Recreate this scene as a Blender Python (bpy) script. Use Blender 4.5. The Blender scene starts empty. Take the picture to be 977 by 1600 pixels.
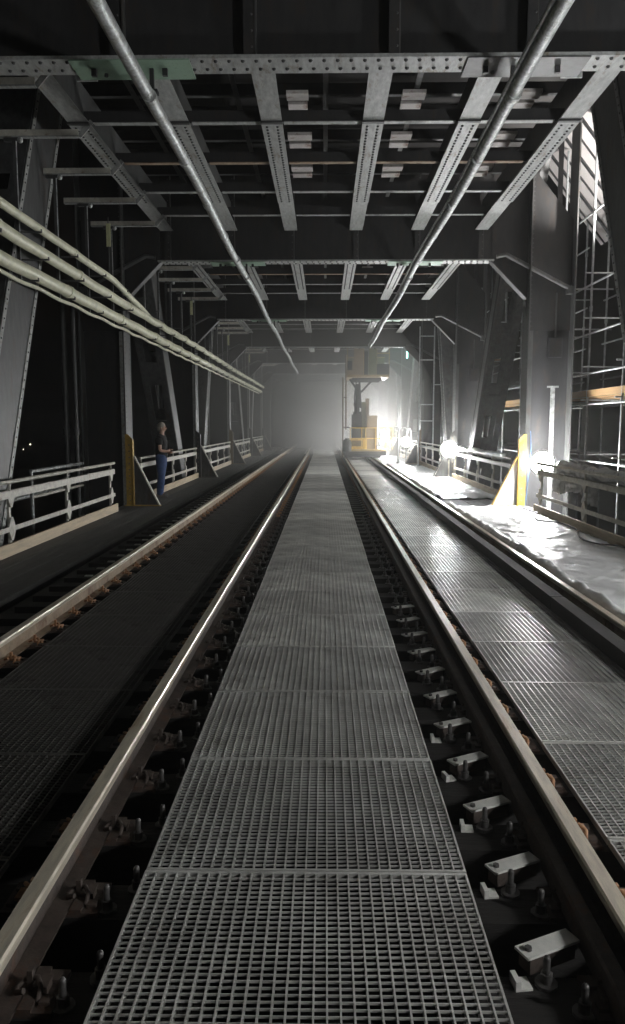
import bpy, math, random
from mathutils import Vector, Matrix, noise
random.seed(7)
R = math.radians
scn = bpy.context.scene
C = scn.collection

# ------------------------------------------------------------------ camera
cam_d = bpy.data.cameras.new('camera')
cam = bpy.data.objects.new('camera', cam_d); C.objects.link(cam)
cam_d.sensor_fit = 'VERTICAL'; cam_d.sensor_height = 36; cam_d.lens = 27.0
cam_d.clip_start = 0.05; cam_d.clip_end = 3000
CZ = 1.83
cam.location = (0, 0, CZ)
cam.rotation_euler = (R(90 - 6.47), 0, R(0.93))
scn.camera = cam

# ------------------------------------------------------------------ night sky
w = bpy.data.worlds.new('World'); scn.world = w; w.use_nodes = True
nt = w.node_tree; nt.nodes.clear()
sky = nt.nodes.new('ShaderNodeTexSky'); sky.sky_type = 'NISHITA'; sky.sun_disc = False
sky.sun_elevation = R(-4); sky.sun_rotation = R(120)
bg = nt.nodes.new('ShaderNodeBackground'); bg.inputs['Strength'].default_value = 0.05
wo = nt.nodes.new('ShaderNodeOutputWorld')
nt.links.new(sky.outputs[0], bg.inputs[0]); nt.links.new(bg.outputs[0], wo.inputs[0])

scn.view_settings.view_transform = 'Standard'; scn.view_settings.look = 'None'
scn.view_settings.exposure = 0.9; scn.view_settings.gamma = 1.0
scn.cycles.use_denoising = True
scn.cycles.max_bounces = 5; scn.cycles.diffuse_bounces = 1; scn.cycles.glossy_bounces = 3
scn.cycles.volume_bounces = 0; scn.cycles.transmission_bounces = 2
scn.cycles.sample_clamp_indirect = 4.0
scn.render.film_transparent = False

# power in watts of the work lights, by distance along the bridge
LX, LZ = 4.72, 0.98
LAMPS = [  # x, y, z, watts, radius
    (4.60, 0.6, 2.45, 2100, .16),
    (4.95, 5.2, 0.90, 3200, .16),
    (4.80, 17.05, 0.99, 3000, .27),
    (4.28, 26.65, 1.0, 4600, .30),
    (3.98, 38.0, 1.0, 2200, .26),
    (3.60, 46.5, 1.1, 6800, .28),
    (4.45, 56.0, 1.2, 5000, .22),
]
HAZE = 0.0018
DUST = 0.09

# ------------------------------------------------------------------ materials
MATS = {}
def mat(name, col, rough=.6, metal=0.0, var=.25, scale=6.0, bump=.15, second=None, second_amt=.5, second_scale=2.0, coat=0, stretch=None):
    m = bpy.data.materials.new(name); m.use_nodes = True
    n = m.node_tree.nodes; l = m.node_tree.links
    b = n['Principled BSDF']
    tc = n.new('ShaderNodeTexCoord'); mp = n.new('ShaderNodeMapping')
    l.new(tc.outputs['Object'], mp.inputs[0])
    if stretch: mp.inputs['Scale'].default_value = stretch
    nz = n.new('ShaderNodeTexNoise'); nz.inputs['Scale'].default_value = scale; nz.inputs['Detail'].default_value = 8; nz.inputs['Roughness'].default_value = .65
    l.new(mp.outputs[0], nz.inputs['Vector'])
    cr = n.new('ShaderNodeValToRGB')
    cr.color_ramp.elements[0].position = .32; cr.color_ramp.elements[1].position = .68
    a = [max(0, c*(1-var)) for c in col]; bb = [min(1, c*(1+var)) for c in col]
    cr.color_ramp.elements[0].color = (*a, 1); cr.color_ramp.elements[1].color = (*bb, 1)
    l.new(nz.outputs[0], cr.inputs[0])
    last = cr.outputs[0]
    if second:
        n2 = n.new('ShaderNodeTexNoise'); n2.inputs['Scale'].default_value = second_scale; n2.inputs['Detail'].default_value = 10; n2.inputs['Roughness'].default_value = .75
        l.new(mp.outputs[0], n2.inputs['Vector'])
        c2 = n.new('ShaderNodeValToRGB'); t = 1 - second_amt
        c2.color_ramp.elements[0].position = max(0.02, t*.5+.22); c2.color_ramp.elements[1].position = min(.98, t*.5+.34)
        l.new(n2.outputs[0], c2.inputs[0])
        mx = n.new('ShaderNodeMix'); mx.data_type = 'RGBA'
        l.new(c2.outputs[0], mx.inputs[0]); l.new(last, mx.inputs[6]); mx.inputs[7].default_value = (*second, 1)
        last = mx.outputs[2]
    l.new(last, b.inputs['Base Color'])
    mr = n.new('ShaderNodeMapRange'); mr.inputs[3].default_value = max(.05, rough-.15); mr.inputs[4].default_value = min(1, rough+.15)
    l.new(nz.outputs[0], mr.inputs[0]); l.new(mr.outputs[0], b.inputs['Roughness'])
    b.inputs['Metallic'].default_value = metal
    if coat: b.inputs['Coat Weight'].default_value = coat; b.inputs['Coat Roughness'].default_value = .2
    if bump:
        bp = n.new('ShaderNodeBump'); bp.inputs['Strength'].default_value = bump; bp.inputs['Distance'].default_value = .02
        l.new(nz.outputs[0], bp.inputs['Height']); l.new(bp.outputs[0], b.inputs['Normal'])
    MATS[name] = m; return m
def emit(name, col, s):
    m = bpy.data.materials.new(name); m.use_nodes = True
    b = m.node_tree.nodes['Principled BSDF']
    b.inputs['Base Color'].default_value = (*col, 1)
    b.inputs['Emission Color'].default_value = (*col, 1); b.inputs['Emission Strength'].default_value = s
    MATS[name] = m; return m

rust = (.13, .055, .025)
STEEL = mat('painted_steel', (.080, .082, .080), .5, 0, .4, 5, .12, second=(.08, .06, .045), second_amt=.35, stretch=(2.2, 2.2, .6))
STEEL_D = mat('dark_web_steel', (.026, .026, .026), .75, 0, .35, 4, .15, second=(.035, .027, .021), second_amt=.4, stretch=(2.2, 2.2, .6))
STEEL_L = mat('pale_stringer_paint_and_edge_light', (.36, .37, .355), .5, 0, .3, 7, .1, second=(.20, .17, .12), second_amt=.36, second_scale=3, stretch=(2.5, .7, 2.5))
RIVET = mat('rivet_paint', (.05, .05, .05), .5, 0, .2, 8, 0)
GREEN = mat('green_primer', (.27, .39, .29), .55, 0, .15, 4, .05, second=(.14, .15, .11), second_amt=.25, second_scale=4)
GALV = mat('galvanised_conductor', (.55, .57, .56), .52, .35, .35, 14, .25, second=(.25, .25, .22), second_amt=.42, second_scale=9)
COLP = mat('column_paint', (.028, .028, .029), .85, 0, .3, 3, .15, second=(.05, .042, .035), second_amt=.4, stretch=(2.2, 2.2, .6))
CREAM = mat('cream_duct', (.78, .77, .58), .45, 0, .16, 5, .15, second=(.42, .40, .28), second_amt=.25, second_scale=5)
def vary(m, lo, hi):
    n = m.node_tree.nodes; l = m.node_tree.links; b = n['Principled BSDF']
    oi = n.new('ShaderNodeObjectInfo'); mr = n.new('ShaderNodeMapRange'); mr.inputs[3].default_value = lo; mr.inputs[4].default_value = hi
    l.new(oi.outputs['Random'], mr.inputs[0]); src = b.inputs['Base Color'].links[0].from_socket
    mx = n.new('ShaderNodeVectorMath'); mx.operation = 'SCALE'; l.new(src, mx.inputs[0]); l.new(mr.outputs[0], mx.inputs['Scale']); l.new(mx.outputs[0], b.inputs['Base Color'])
GRATD = mat('shaded_grating', (.12, .115, .105), .6, .3, .3, 2.2, 0, second=(.05, .045, .04), second_amt=.4)  # left track grating, darkened in colour for the rail shadow over it
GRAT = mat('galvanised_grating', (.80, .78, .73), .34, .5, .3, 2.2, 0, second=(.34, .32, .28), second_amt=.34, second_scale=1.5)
vary(GRAT, .72, 1.12)
RHEAD = mat('rail_steel', (.76, .69, .56), .32, .45, .25, 10, .06, second=(.42, .29, .17), second_amt=.34, second_scale=2.5, stretch=(3, .35, 3))
RWEB = mat('rusty_rail', (.33, .25, .17), .75, .1, .35, 12, .3, second=(.15, .08, .045), second_amt=.45, second_scale=3)
TIE = mat('creosoted_timber', (.02, .018, .016), .8, 0, .4, 9, .4, stretch=(1, 6, 6))
PLATE = mat('tie_plate_steel', (.075, .058, .048), .65, .1, .4, 14, .3, second=rust, second_amt=.35)
CLIP = mat('rusty_clip', (.42, .22, .11), .65, .1, .35, 30, .2)
BOLT = mat('bolt_steel', (.11, .105, .10), .5, .4, .4, 30, .1)
PALEPL = mat('light_patch_and_lug', (.72, .71, .66), .5, 0, .12, 25, .08, second=(.4, .36, .3), second_amt=.22, second_scale=12)  # pale colour for light patches on the ties, also small lugs
DECKM = mat('walkway_planks', (.085, .085, .083), .7, 0, .35, 3, .3, second=(.16, .16, .155), second_amt=.32, second_scale=2.2, stretch=(4, .6, 1))
RAILING = mat('railing_paint', (.62, .60, .52), .5, 0, .2, 9, .1, second=(.30, .21, .13), second_amt=.3, second_scale=6)
TOE = mat('toe_board_timber', (.60, .49, .33), .6, 0, .2, 5, .15, second=(.35, .24, .15), second_amt=.3, stretch=(1, .3, 3))
YELLOW = mat('yellow_paint', (.65, .42, .08), .5, 0, .2, 9, .1, second=(.26, .14, .06), second_amt=.33, second_scale=6)
OCHRE = mat('faded_yellow_machine_paint', (.34, .24, .10), .55, 0, .2, 3, .05, second=(.22, .15, .08), second_amt=.3)
TAN = mat('tan_panel_paint', (.27, .20, .12), .6, 0, .2, 3, .05)
OLIVE = mat('olive_panel_paint', (.15, .15, .08), .6, 0, .2, 3, .05)
BLACK = mat('black_machine_steel', (.03, .03, .032), .55, 0, .3, 5, .1)
WHITEP = mat('white_board', (.72, .72, .70), .5, 0, .08, 3, .05)
SHEET = mat('white_plastic_sheet', (.86, .86, .85), .5, 0, .07, 2, .05, coat=.1)
SHEETD = mat('clouded_wrap_sheet', (.62, .62, .60), .3, 0, .2, 6, .2, coat=.3)
PANELW = mat('sheeting_panel', (.80, .76, .74), .5, 0, .08, 1.2, .04)
SCAF = mat('scaffold_tube', (.48, .50, .50), .4, .4, .25, 12, .1)
PLANK = mat('scaffold_plank', (.30, .19, .09), .6, 0, .25, 3, .1, stretch=(1, .3, 1))
WATER = mat('river_water', (.006, .008, .010), .15, 0, .2, .3, .2)
SKIN = mat('skin', (.55, .34, .25), .5, 0, .08, 12, 0)
HAIR = mat('grey_hair', (.42, .39, .34), .7, 0, .25, 60, .2)
SHIRT = mat('black_cotton', (.018, .016, .017), .85, 0, .3, 20, .2)
JEANS = mat('blue_denim', (.045, .08, .19), .85, 0, .3, 18, .3)
SHOE = mat('grey_shoe_leather', (.16, .15, .14), .6, 0, .2, 18, .1)
EYE = mat('eye_dark', (.03, .02, .02), .3, 0, .05, 5, 0)
BLUEROPE = mat('blue_rope', (.08, .16, .32), .6, 0, .2, 30, .1)
DUSTY = mat('upper_deck_slab', (.56, .53, .50), .7, 0, .2, 3, .1, second=(.28, .20, .16), second_amt=.4, second_scale=3)
DECKTOP = mat('upper_deck_underside', (.016, .015, .014), .8, 0, .4, 2, .2)
TAG = mat('pale_marker', (.75, .75, .45), .5, 0, .1, 12, 0)
GLOBE = emit('lit_lamp', (1, .97, .92), 30)
TEALE = emit('teal_tube', (.35, .9, .8), 6)
CITY = emit('distant_light', (1, .88, .7), 12)

# ------------------------------------------------------------------ mesh builder
class MB:
    def __init__(s): s.v = []; s.f = []; s.m = []; s.mats = []; s.smooth = set()
    def mi(s, m):
        if m not in s.mats: s.mats.append(m)
        return s.mats.index(m)
    def add(s, vs, fs, m=None, smooth=False):
        k = len(s.v); s.v.extend([tuple(v) for v in vs]); i = s.mi(m)
        for f in fs:
            if smooth: s.smooth.add(len(s.f))
            s.f.append(tuple(k + a for a in f)); s.m.append(i)
    def box(s, x0, x1, y0, y1, z0, z1, m=None, M=None):
        if x0 > x1: x0, x1 = x1, x0
        vs = [Vector((x, y, z)) for z in (z0, z1) for y in (y0, y1) for x in (x0, x1)]
        if M: vs = [M @ v for v in vs]
        s.add(vs, [(0, 2, 3, 1), (4, 5, 7, 6), (0, 1, 5, 4), (2, 6, 7, 3), (0, 4, 6, 2), (1, 3, 7, 5)], m)
    def bar(s, p, q, w, h, m=None, up=(0, 0, 1)):
        p = Vector(p); q = Vector(q); d = (q - p); L = d.length; d.normalize()
        u = Vector(up)
        if abs(d.dot(u)) > .98: u = Vector((0, 1, 0)) if abs(d.y) < .9 else Vector((1, 0, 0))
        sx = d.cross(u).normalized(); sz = sx.cross(d).normalized()
        vs = []
        for t in (0, L):
            for a, b in ((-1, -1), (1, -1), (1, 1), (-1, 1)):
                vs.append(p + d*t + sx*a*w/2 + sz*b*h/2)
        s.add(vs, [(0, 1, 2, 3), (7, 6, 5, 4), (0, 4, 5, 1), (1, 5, 6, 2), (2, 6, 7, 3), (3, 7, 4, 0)], m)
    def tube(s, pts, r, n=8, m=None, rs=None):
        pts = [Vector(p) for p in pts]; vs = []; fs = []
        for i, p in enumerate(pts):
            d = (pts[min(i+1, len(pts)-1)] - pts[max(i-1, 0)]).normalized()
            u = Vector((0, 0, 1)) if abs(d.z) < .9 else Vector((0, 1, 0))
            a = d.cross(u).normalized(); b = a.cross(d)
            rr = rs[i] if rs else r
            for k in range(n):
                t = 2*math.pi*k/n
                vs.append(p + a*math.cos(t)*rr + b*math.sin(t)*rr)
        for i in range(len(pts)-1):
            for k in range(n):
                fs.append((i*n+k, i*n+(k+1) % n, (i+1)*n+(k+1) % n, (i+1)*n+k))
        s.add(vs, fs, m, True)
        s.add([vs[k] for k in range(n)], [tuple(range(n))[::-1]], m)
        s.add([vs[(len(pts)-1)*n+k] for k in range(n)], [tuple(range(n))], m)
    def poly(s, pts, y0, y1, m=None):  # polygon in xz extruded in y
        n = len(pts)
        vs = [(p[0], y0, p[1]) for p in pts] + [(p[0], y1, p[1]) for p in pts]
        s.add(vs, [tuple(range(n)), tuple(range(2*n-1, n-1, -1))] + [(i, i+n, (i+1) % n+n, (i+1) % n) for i in range(n)], m)
    def rivet(s, c, nrm, r=.016, m=None, hh=.6):
        c = Vector(c); d = Vector(nrm).normalized()
        u = Vector((0, 0, 1)) if abs(d.z) < .9 else Vector((0, 1, 0))
        a = d.cross(u).normalized(); b = a.cross(d); vs = []
        for rr, h in ((1, 0), (.72, hh*.8)):
            for k in range(6):
                t = math.pi*k/3
                vs.append(c + a*math.cos(t)*r*rr + b*math.sin(t)*r*rr + d*r*h)
        vs.append(c + d*r*hh*1.15)
        fs = [(k, (k+1) % 6, (k+1) % 6+6, k+6) for k in range(6)] + [(k+6, (k+1) % 6+6, 12) for k in range(6)]
        s.add(vs, fs, m, True)
    def sphere(s, c, r, m=None, nu=12, nv=8, sc=(1, 1, 1)):
        c = Vector(c); vs = [c + Vector((0, 0, -r*sc[2]))]
        for j in range(1, nv):
            ph = -math.pi/2 + math.pi*j/nv
            for i in range(nu):
                t = 2*math.pi*i/nu
                vs.append(c + Vector((math.cos(t)*math.cos(ph)*r*sc[0], math.sin(t)*math.cos(ph)*r*sc[1], math.sin(ph)*r*sc[2])))
        vs.append(c + Vector((0, 0, r*sc[2]))); fs = []
        for i in range(nu): fs.append((0, 1+(i+1) % nu, 1+i))
        for j in range(nv-2):
            for i in range(nu):
                a = 1+j*nu+i; b = 1+j*nu+(i+1) % nu
                fs.append((a, b, b+nu, a+nu))
        t = len(vs)-1
        for i in range(nu): fs.append((t, 1+(nv-2)*nu+i, 1+(nv-2)*nu+(i+1) % nu))
        s.add(vs, fs, m, True)
    def mesh(s, name):
        me = bpy.data.meshes.new(name); me.from_pydata(s.v, [], s.f)
        for m in s.mats:
            if m: me.materials.append(m)
        me.polygons.foreach_set('material_index', s.m)
        sm = [i in s.smooth for i in range(len(s.f))]
        me.polygons.foreach_set('use_smooth', sm)
        me.update(); return me
    def build(s, name, parent=None, loc=None):
        o = bpy.data.objects.new(name, s.mesh(name)); C.objects.link(o)
        if parent: o.parent = parent
        if loc: o.location = loc
        return o

def tag(o, label=None, cat=None, group=None, kind=None):
    if label: o['label'] = label
    if cat: o['category'] = cat
    if group: o['group'] = group
    if kind: o['kind'] = kind
    return o
def empty(name, loc=(0, 0, 0), label=None, cat=None, group=None):
    o = bpy.data.objects.new(name, None); C.objects.link(o); o.location = loc
    return tag(o, label, cat, group)
def kids(o): return [c for c in bpy.data.objects if c.parent == o]
def tree(o):
    return (o, [tree(c) for c in kids(o)])
def copy_tree(t, parent=None, loc=None, label=None):
    o, ch = t; c = o.copy(); C.objects.link(c); c.parent = parent
    if loc is not None: c.location = loc
    if label: c['label'] = label
    for k in ch: copy_tree(k, c)
    return c
ORD = ['first', 'second', 'third', 'fourth', 'fifth', 'sixth', 'seventh', 'eighth', 'ninth', 'tenth', 'eleventh', 'twelfth']

# ------------------------------------------------------------------ setting
P = [8.2 + 9.47*k for k in range(7)]
m = MB(); m.add([(-1500, -300, -22), (1500, -300, -22), (1500, 1500, -22), (-1500, 1500, -22)], [(0, 1, 2, 3)], WATER)
tag(m.build('river_water'), kind='structure')
for sgn, nm, lb in ((-1, 'walkway_deck', 0), (1, 'walkway_deck', 0)):
    m = MB()
    a, b = (3.38, 4.62)
    y = -4.0
    n = 7; wdt = (b-a)/n
    for i in range(n):
        m.box(sgn*(a+i*wdt+.003), sgn*(a+(i+1)*wdt-.003), -4, 66, -.06, 0 - .002*(i % 2), DECKM)
    o = m.build(nm); tag(o, kind='structure')

# far city lights across the river
for i, (x, y, z) in enumerate([(-150, 390, -8), (-152.5, 387, -10.5), (-168, 360, -22+16), (6, 150, -.4+1.0)]):
    m = MB(); m.sphere((0, 0, 0), (.22, .12, .12, .10)[i], CITY, 8, 6)
    m.box(-.04, .04, -.04, .04, -4, -.2, BLACK)
    o = m.build('distant_lamp', loc=(x, y, z))
    tag(o, ['small bright lamp far off across the dark river on the left', 'faint lamp just below the brighter one across the river',
            'tiny lamp farthest left beyond the near railing', 'small white lamp far down the bridge in the haze'][i], 'lamp')

# ------------------------------------------------------------------ rails
GC = 1.81
def web_shaded(m):
    m.mats = [PLATE]; return m  # inner rail webs and feet darkened to stand for their shade
def rail(x, label):
    t = empty('running_rail', (x, 0, 0), label, 'rail', 'four running rails of the two tracks')
    prof_head = [(-.036, .098), (-.036, .128), (-.030, .139), (.030, .139), (.036, .128), (.036, .098), (.010, .088), (-.010, .088)]
    m = MB(); m.poly(prof_head, -5, 72, RHEAD); m.build('rail_head', t)
    m = MB(); m.poly([(-.009, -.008), (-.009, .087), (.009, .087), (.009, -.008)], -5, 72, RWEB); (m if abs(x) > 1.5 else web_shaded(m)).build('rail_web', t)
    m = MB(); m.poly([(-.075, -.032), (-.075, -.020), (-.012, -.0085), (.012, -.0085), (.075, -.020), (.075, -.032)], -5, 72, RWEB); (m if abs(x) > 1.5 else web_shaded(m)).build('rail_foot', t)
    return t
RX = [-2.57, -1.06, 1.05, 2.56]
for x, l in zip(RX, ['steel running rail farthest left, beside the left walkway', 'bright topped steel rail left of the central grating',
                     'steel rail right of the central grating, under the yellow machine', 'shadowed steel rail along the edge of the white plastic sheet']):
    rail(x, l)
# low dark restraining rails beside the inner rails
for x, l in ((.945, 'dark low guard rail between central grating and right rail'),):
    m = MB(); m.poly([(x-.03, -.034), (x-.03, .06), (x-.022, .072), (x+.022, .072), (x+.03, .06), (x+.03, -.034)], -5, 66, PLATE)
    tag(m.build('guard_rail'), l, 'rail', 'guard rails')

# ties ------------------------------------------------------------
TZ = -.05
def plate_mesh(nm, full):
    m = MB(); m.box(-.19, .19, -.10, .10, 0, .018, PLATE)
    m.box(-.125, -.08, -.10, .10, .018, .03, PLATE); m.box(.08, .125, -.10, .10, .018, .03, PLATE)
    if full:
        for sx in (-1, 1):
            for yy in (-.05, .05):
                m.box(sx*.14, sx*.175, yy-.02, yy+.02, .018, .032, PLATE)
    return m
plate_full = plate_mesh('tie_plate', True).mesh('tie_plate')
m = MB()
for sx in (1,):   # an elastic clip: hook of round bar over the rail foot
    m.tube([(.13, -.055, .02), (.135, -.03, .055), (.115, .0, .065), (.075, .01, .055), (.052, -.02, .045), (.06, -.05, .05), (.09, -.06, .062)], .0095, 6, CLIP)
    m.box(.10, .15, -.02, .05, .018, .045, CLIP)
    m.box(.082, .10, -.012, .012, .03, .095, CLIP)
clip_r = m.mesh('rail_clip')
m = MB()
for v, f in (): pass
m.tube([(-.13, .055, .02), (-.135, .03, .055), (-.115, .0, .065), (-.075, -.01, .055), (-.052, .02, .045), (-.06, .05, .05), (-.09, .06, .062)], .0095, 6, CLIP)
m.box(-.10, -.15, -.05, .02, .018, .045, CLIP); m.box(-.082, -.10, -.012, .012, .03, .095, CLIP)
clip_l = m.mesh('rail_clip')
def shaded_copy(me):
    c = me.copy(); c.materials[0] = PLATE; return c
clip_rd = shaded_copy(clip_r); clip_ld = shaded_copy(clip_l)  # clips facing the central grating, shade put into their colour
m = MB(); m.tube([(0, 0, 0), (0, 0, .012)], .038, 12, BOLT); m.tube([(0, 0, .012), (0, 0, .045)], .021, 6, BOLT); m.tube([(0, 0, .045), (0, 0, .095)], .0125, 8, BOLT); m.sphere((0, 0, .095), .013, BOLT, 8, 4)
bolt_me = m.mesh('screw_bolt')
m = MB(); m.box(-1.42, 1.42, -.11, .11, -.25, 0, TIE)
tie_me = m.mesh('tie')
m = MB(); m.box(-.115, .115, -.036, .036, .060, .070, PALEPL); m.box(-.10, .10, -.030, .030, 0, .0595, PLATE); m.tube([(-.085, 0, .0702), (-.085, 0, .082)], .013, 6, BOLT)  # tilted pale plate stands for a patch of light on the tie
light_patch_me = m.mesh('light_patch_plate')
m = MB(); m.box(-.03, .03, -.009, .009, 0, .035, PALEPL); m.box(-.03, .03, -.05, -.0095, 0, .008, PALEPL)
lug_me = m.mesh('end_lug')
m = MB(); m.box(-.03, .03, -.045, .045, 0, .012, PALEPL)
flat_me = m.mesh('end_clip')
# simple plate with clips joined, for the far ties
mm = plate_mesh('x', False)
for sx in (1, -1):
    mm.box(sx*.08, sx*.15, -.03, .03, .03, .065, CLIP); mm.box(sx*.08, sx*.10, -.012, .012, .065, .095, CLIP)
plate_far = mm.mesh('tie_plate')
def ob(name, me, parent, loc=(0, 0, 0), rz=0, label=None):
    o = bpy.data.objects.new(name, me); C.objects.link(o); o.parent = parent; o.location = loc; o.rotation_euler = (0, 0, rz)
    if label: o['label'] = label
    return o
Y0 = 1.83; DY = .505
for side in (-1, 1):
    for k in range(-2, 96):
        y = Y0 + k*DY
        near = y < 15
        sd = 'left' if side < 0 else 'right'
        if 0 <= k-1 < 12:
            lab = f'dark timber tie of the {sd} track, {ORD[k-1]} from the bottom of the photo'
        else:
            lab = f'dark timber tie farther along the {sd} track'
        t = ob('timber_tie', tie_me, None, (side*GC, y, TZ)); tag(t, lab, 'railway tie', f'timber ties of the {sd} track')
        for rx in ((-1.06, -2.57) if side < 0 else (1.05, 2.56)):
            lx = rx - side*GC
            if near:
                pl = ob('tie_plate', plate_full, t, (lx, 0, .0))
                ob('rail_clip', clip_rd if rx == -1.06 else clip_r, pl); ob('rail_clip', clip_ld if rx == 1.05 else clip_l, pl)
                if abs(rx) < 1.5:
                    s2 = -side
                    ob('screw_bolt', bolt_me, pl, (s2*.215, -.055, 0)); ob('screw_bolt', bolt_me, pl, (s2*.30, .075, 0))
            elif y < 46:
                ob('tie_plate', plate_far, t, (lx, 0, 0))
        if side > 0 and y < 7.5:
            ob('light_patch_plate', light_patch_me, t, (.785-GC, .19, .0), R(random.uniform(25, 33)), 'pale plate standing for a patch of light across the tie gap')
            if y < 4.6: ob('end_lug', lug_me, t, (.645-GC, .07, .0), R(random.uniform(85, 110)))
        if side < 0 and 9 < y < 30:
            ob('end_clip', flat_me, t, (-2.95+GC, 0, 0), R(90))

# girders under the ties
for x, l in ((-2.57, 'under the far left rail'), (-1.06, 'under the bright left rail'), (1.05, 'under the rail right of the central grating'), (2.56, 'under the shadowed right rail'), (-4.0, 'under the left walkway'), (4.0, 'under the right walkway')):
    t = empty('track_girder', (x, 0, 0), 'dark riveted steel girder running ' + l, 'girder', 'girders under the deck')
    m = MB(); m.box(-.012, .012, -4, 68, -1.25, -.32, STEEL_D); m.build('girder_web', t)
    m = MB(); m.box(-.17, .17, -4, 68, -.32, -.302, STEEL_D); m.build('top_flange', t)

m = MB()
yy = -4.0
while yy < 66:
    m.box(2.275, 2.405, yy+.004, yy+5.8, -.049, .112, TIE); yy += 5.82
tag(m.build('guard_timber'), 'long dark guard timber between the right grating strip and the outer right rail', 'guard timber')
# gratings ----------------------------------------------------------
def grate_mesh(wd, L=1.048, px=.042, py=.0295):
    m = MB(); g = .004
    n = round(wd/px); px = wd/n
    for i in range(n+1):
        x = -wd/2 + i*px; t = .0030 if 0 < i < n else .004
        m.box(x-t, x+t, g, L-g, -.032, -.0005, GRAT)
    k = round((L-.05)/py)
    for j in range(1, k):
        y = .02 + (L-.04)*j/k
        m.box(-wd/2, wd/2, y-.0015, y+.0015, -.010, -.001, GRAT)
    m.box(-wd/2, wd/2, g, .019, -.032, .001, GRAT); m.box(-wd/2, wd/2, L-.019, L-g, -.032, .001, GRAT)
    return m.mesh('walkway_grating')
def strip(x0, x1, ys, n, nm, grp, zo=.05, dark=False):
    me = grate_mesh(x1-x0)
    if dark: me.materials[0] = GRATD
    c = 0
    for k in range(n):
        y = ys + k*1.048
        jit = random.uniform(-.002, .002)
        if y+1.048 < 2.0: lab = f'steel grating panel of the {nm} strip lying underfoot'
        elif c < 12: lab = f'steel grating panel of the {nm} strip, {ORD[c]} from the photo bottom'; c += 1
        else: lab = f'distant steel grating panel of the {nm} strip'
        o = ob('walkway_grating', me, None, ((x0+x1)/2+jit, y, zo+random.uniform(-.003, .003)))
        o.rotation_euler = (random.uniform(-.0022, .0022), random.uniform(-.002, .002), 0)
        tag(o, lab, 'grating panel', grp)
strip(-.715, .565, 2.90-2*1.048, 62, 'central', 'central walkway grating panels')
strip(1.265, 2.245, 3.25-2*1.048, 58, 'right track', 'right track grating panels', .0)
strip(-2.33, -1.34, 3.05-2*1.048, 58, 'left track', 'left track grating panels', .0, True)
# bearers for the central grating
for x, l in ((-.62, 'left'), (.47, 'right')):
    m = MB(); m.box(x-.03, x+.03, -2, 66, -.045, .012, STEEL_D); tag(m.build('grating_bearer'), f'dark steel bearer under the {l} edge of the central grating', 'beam', 'grating bearers')

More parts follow.
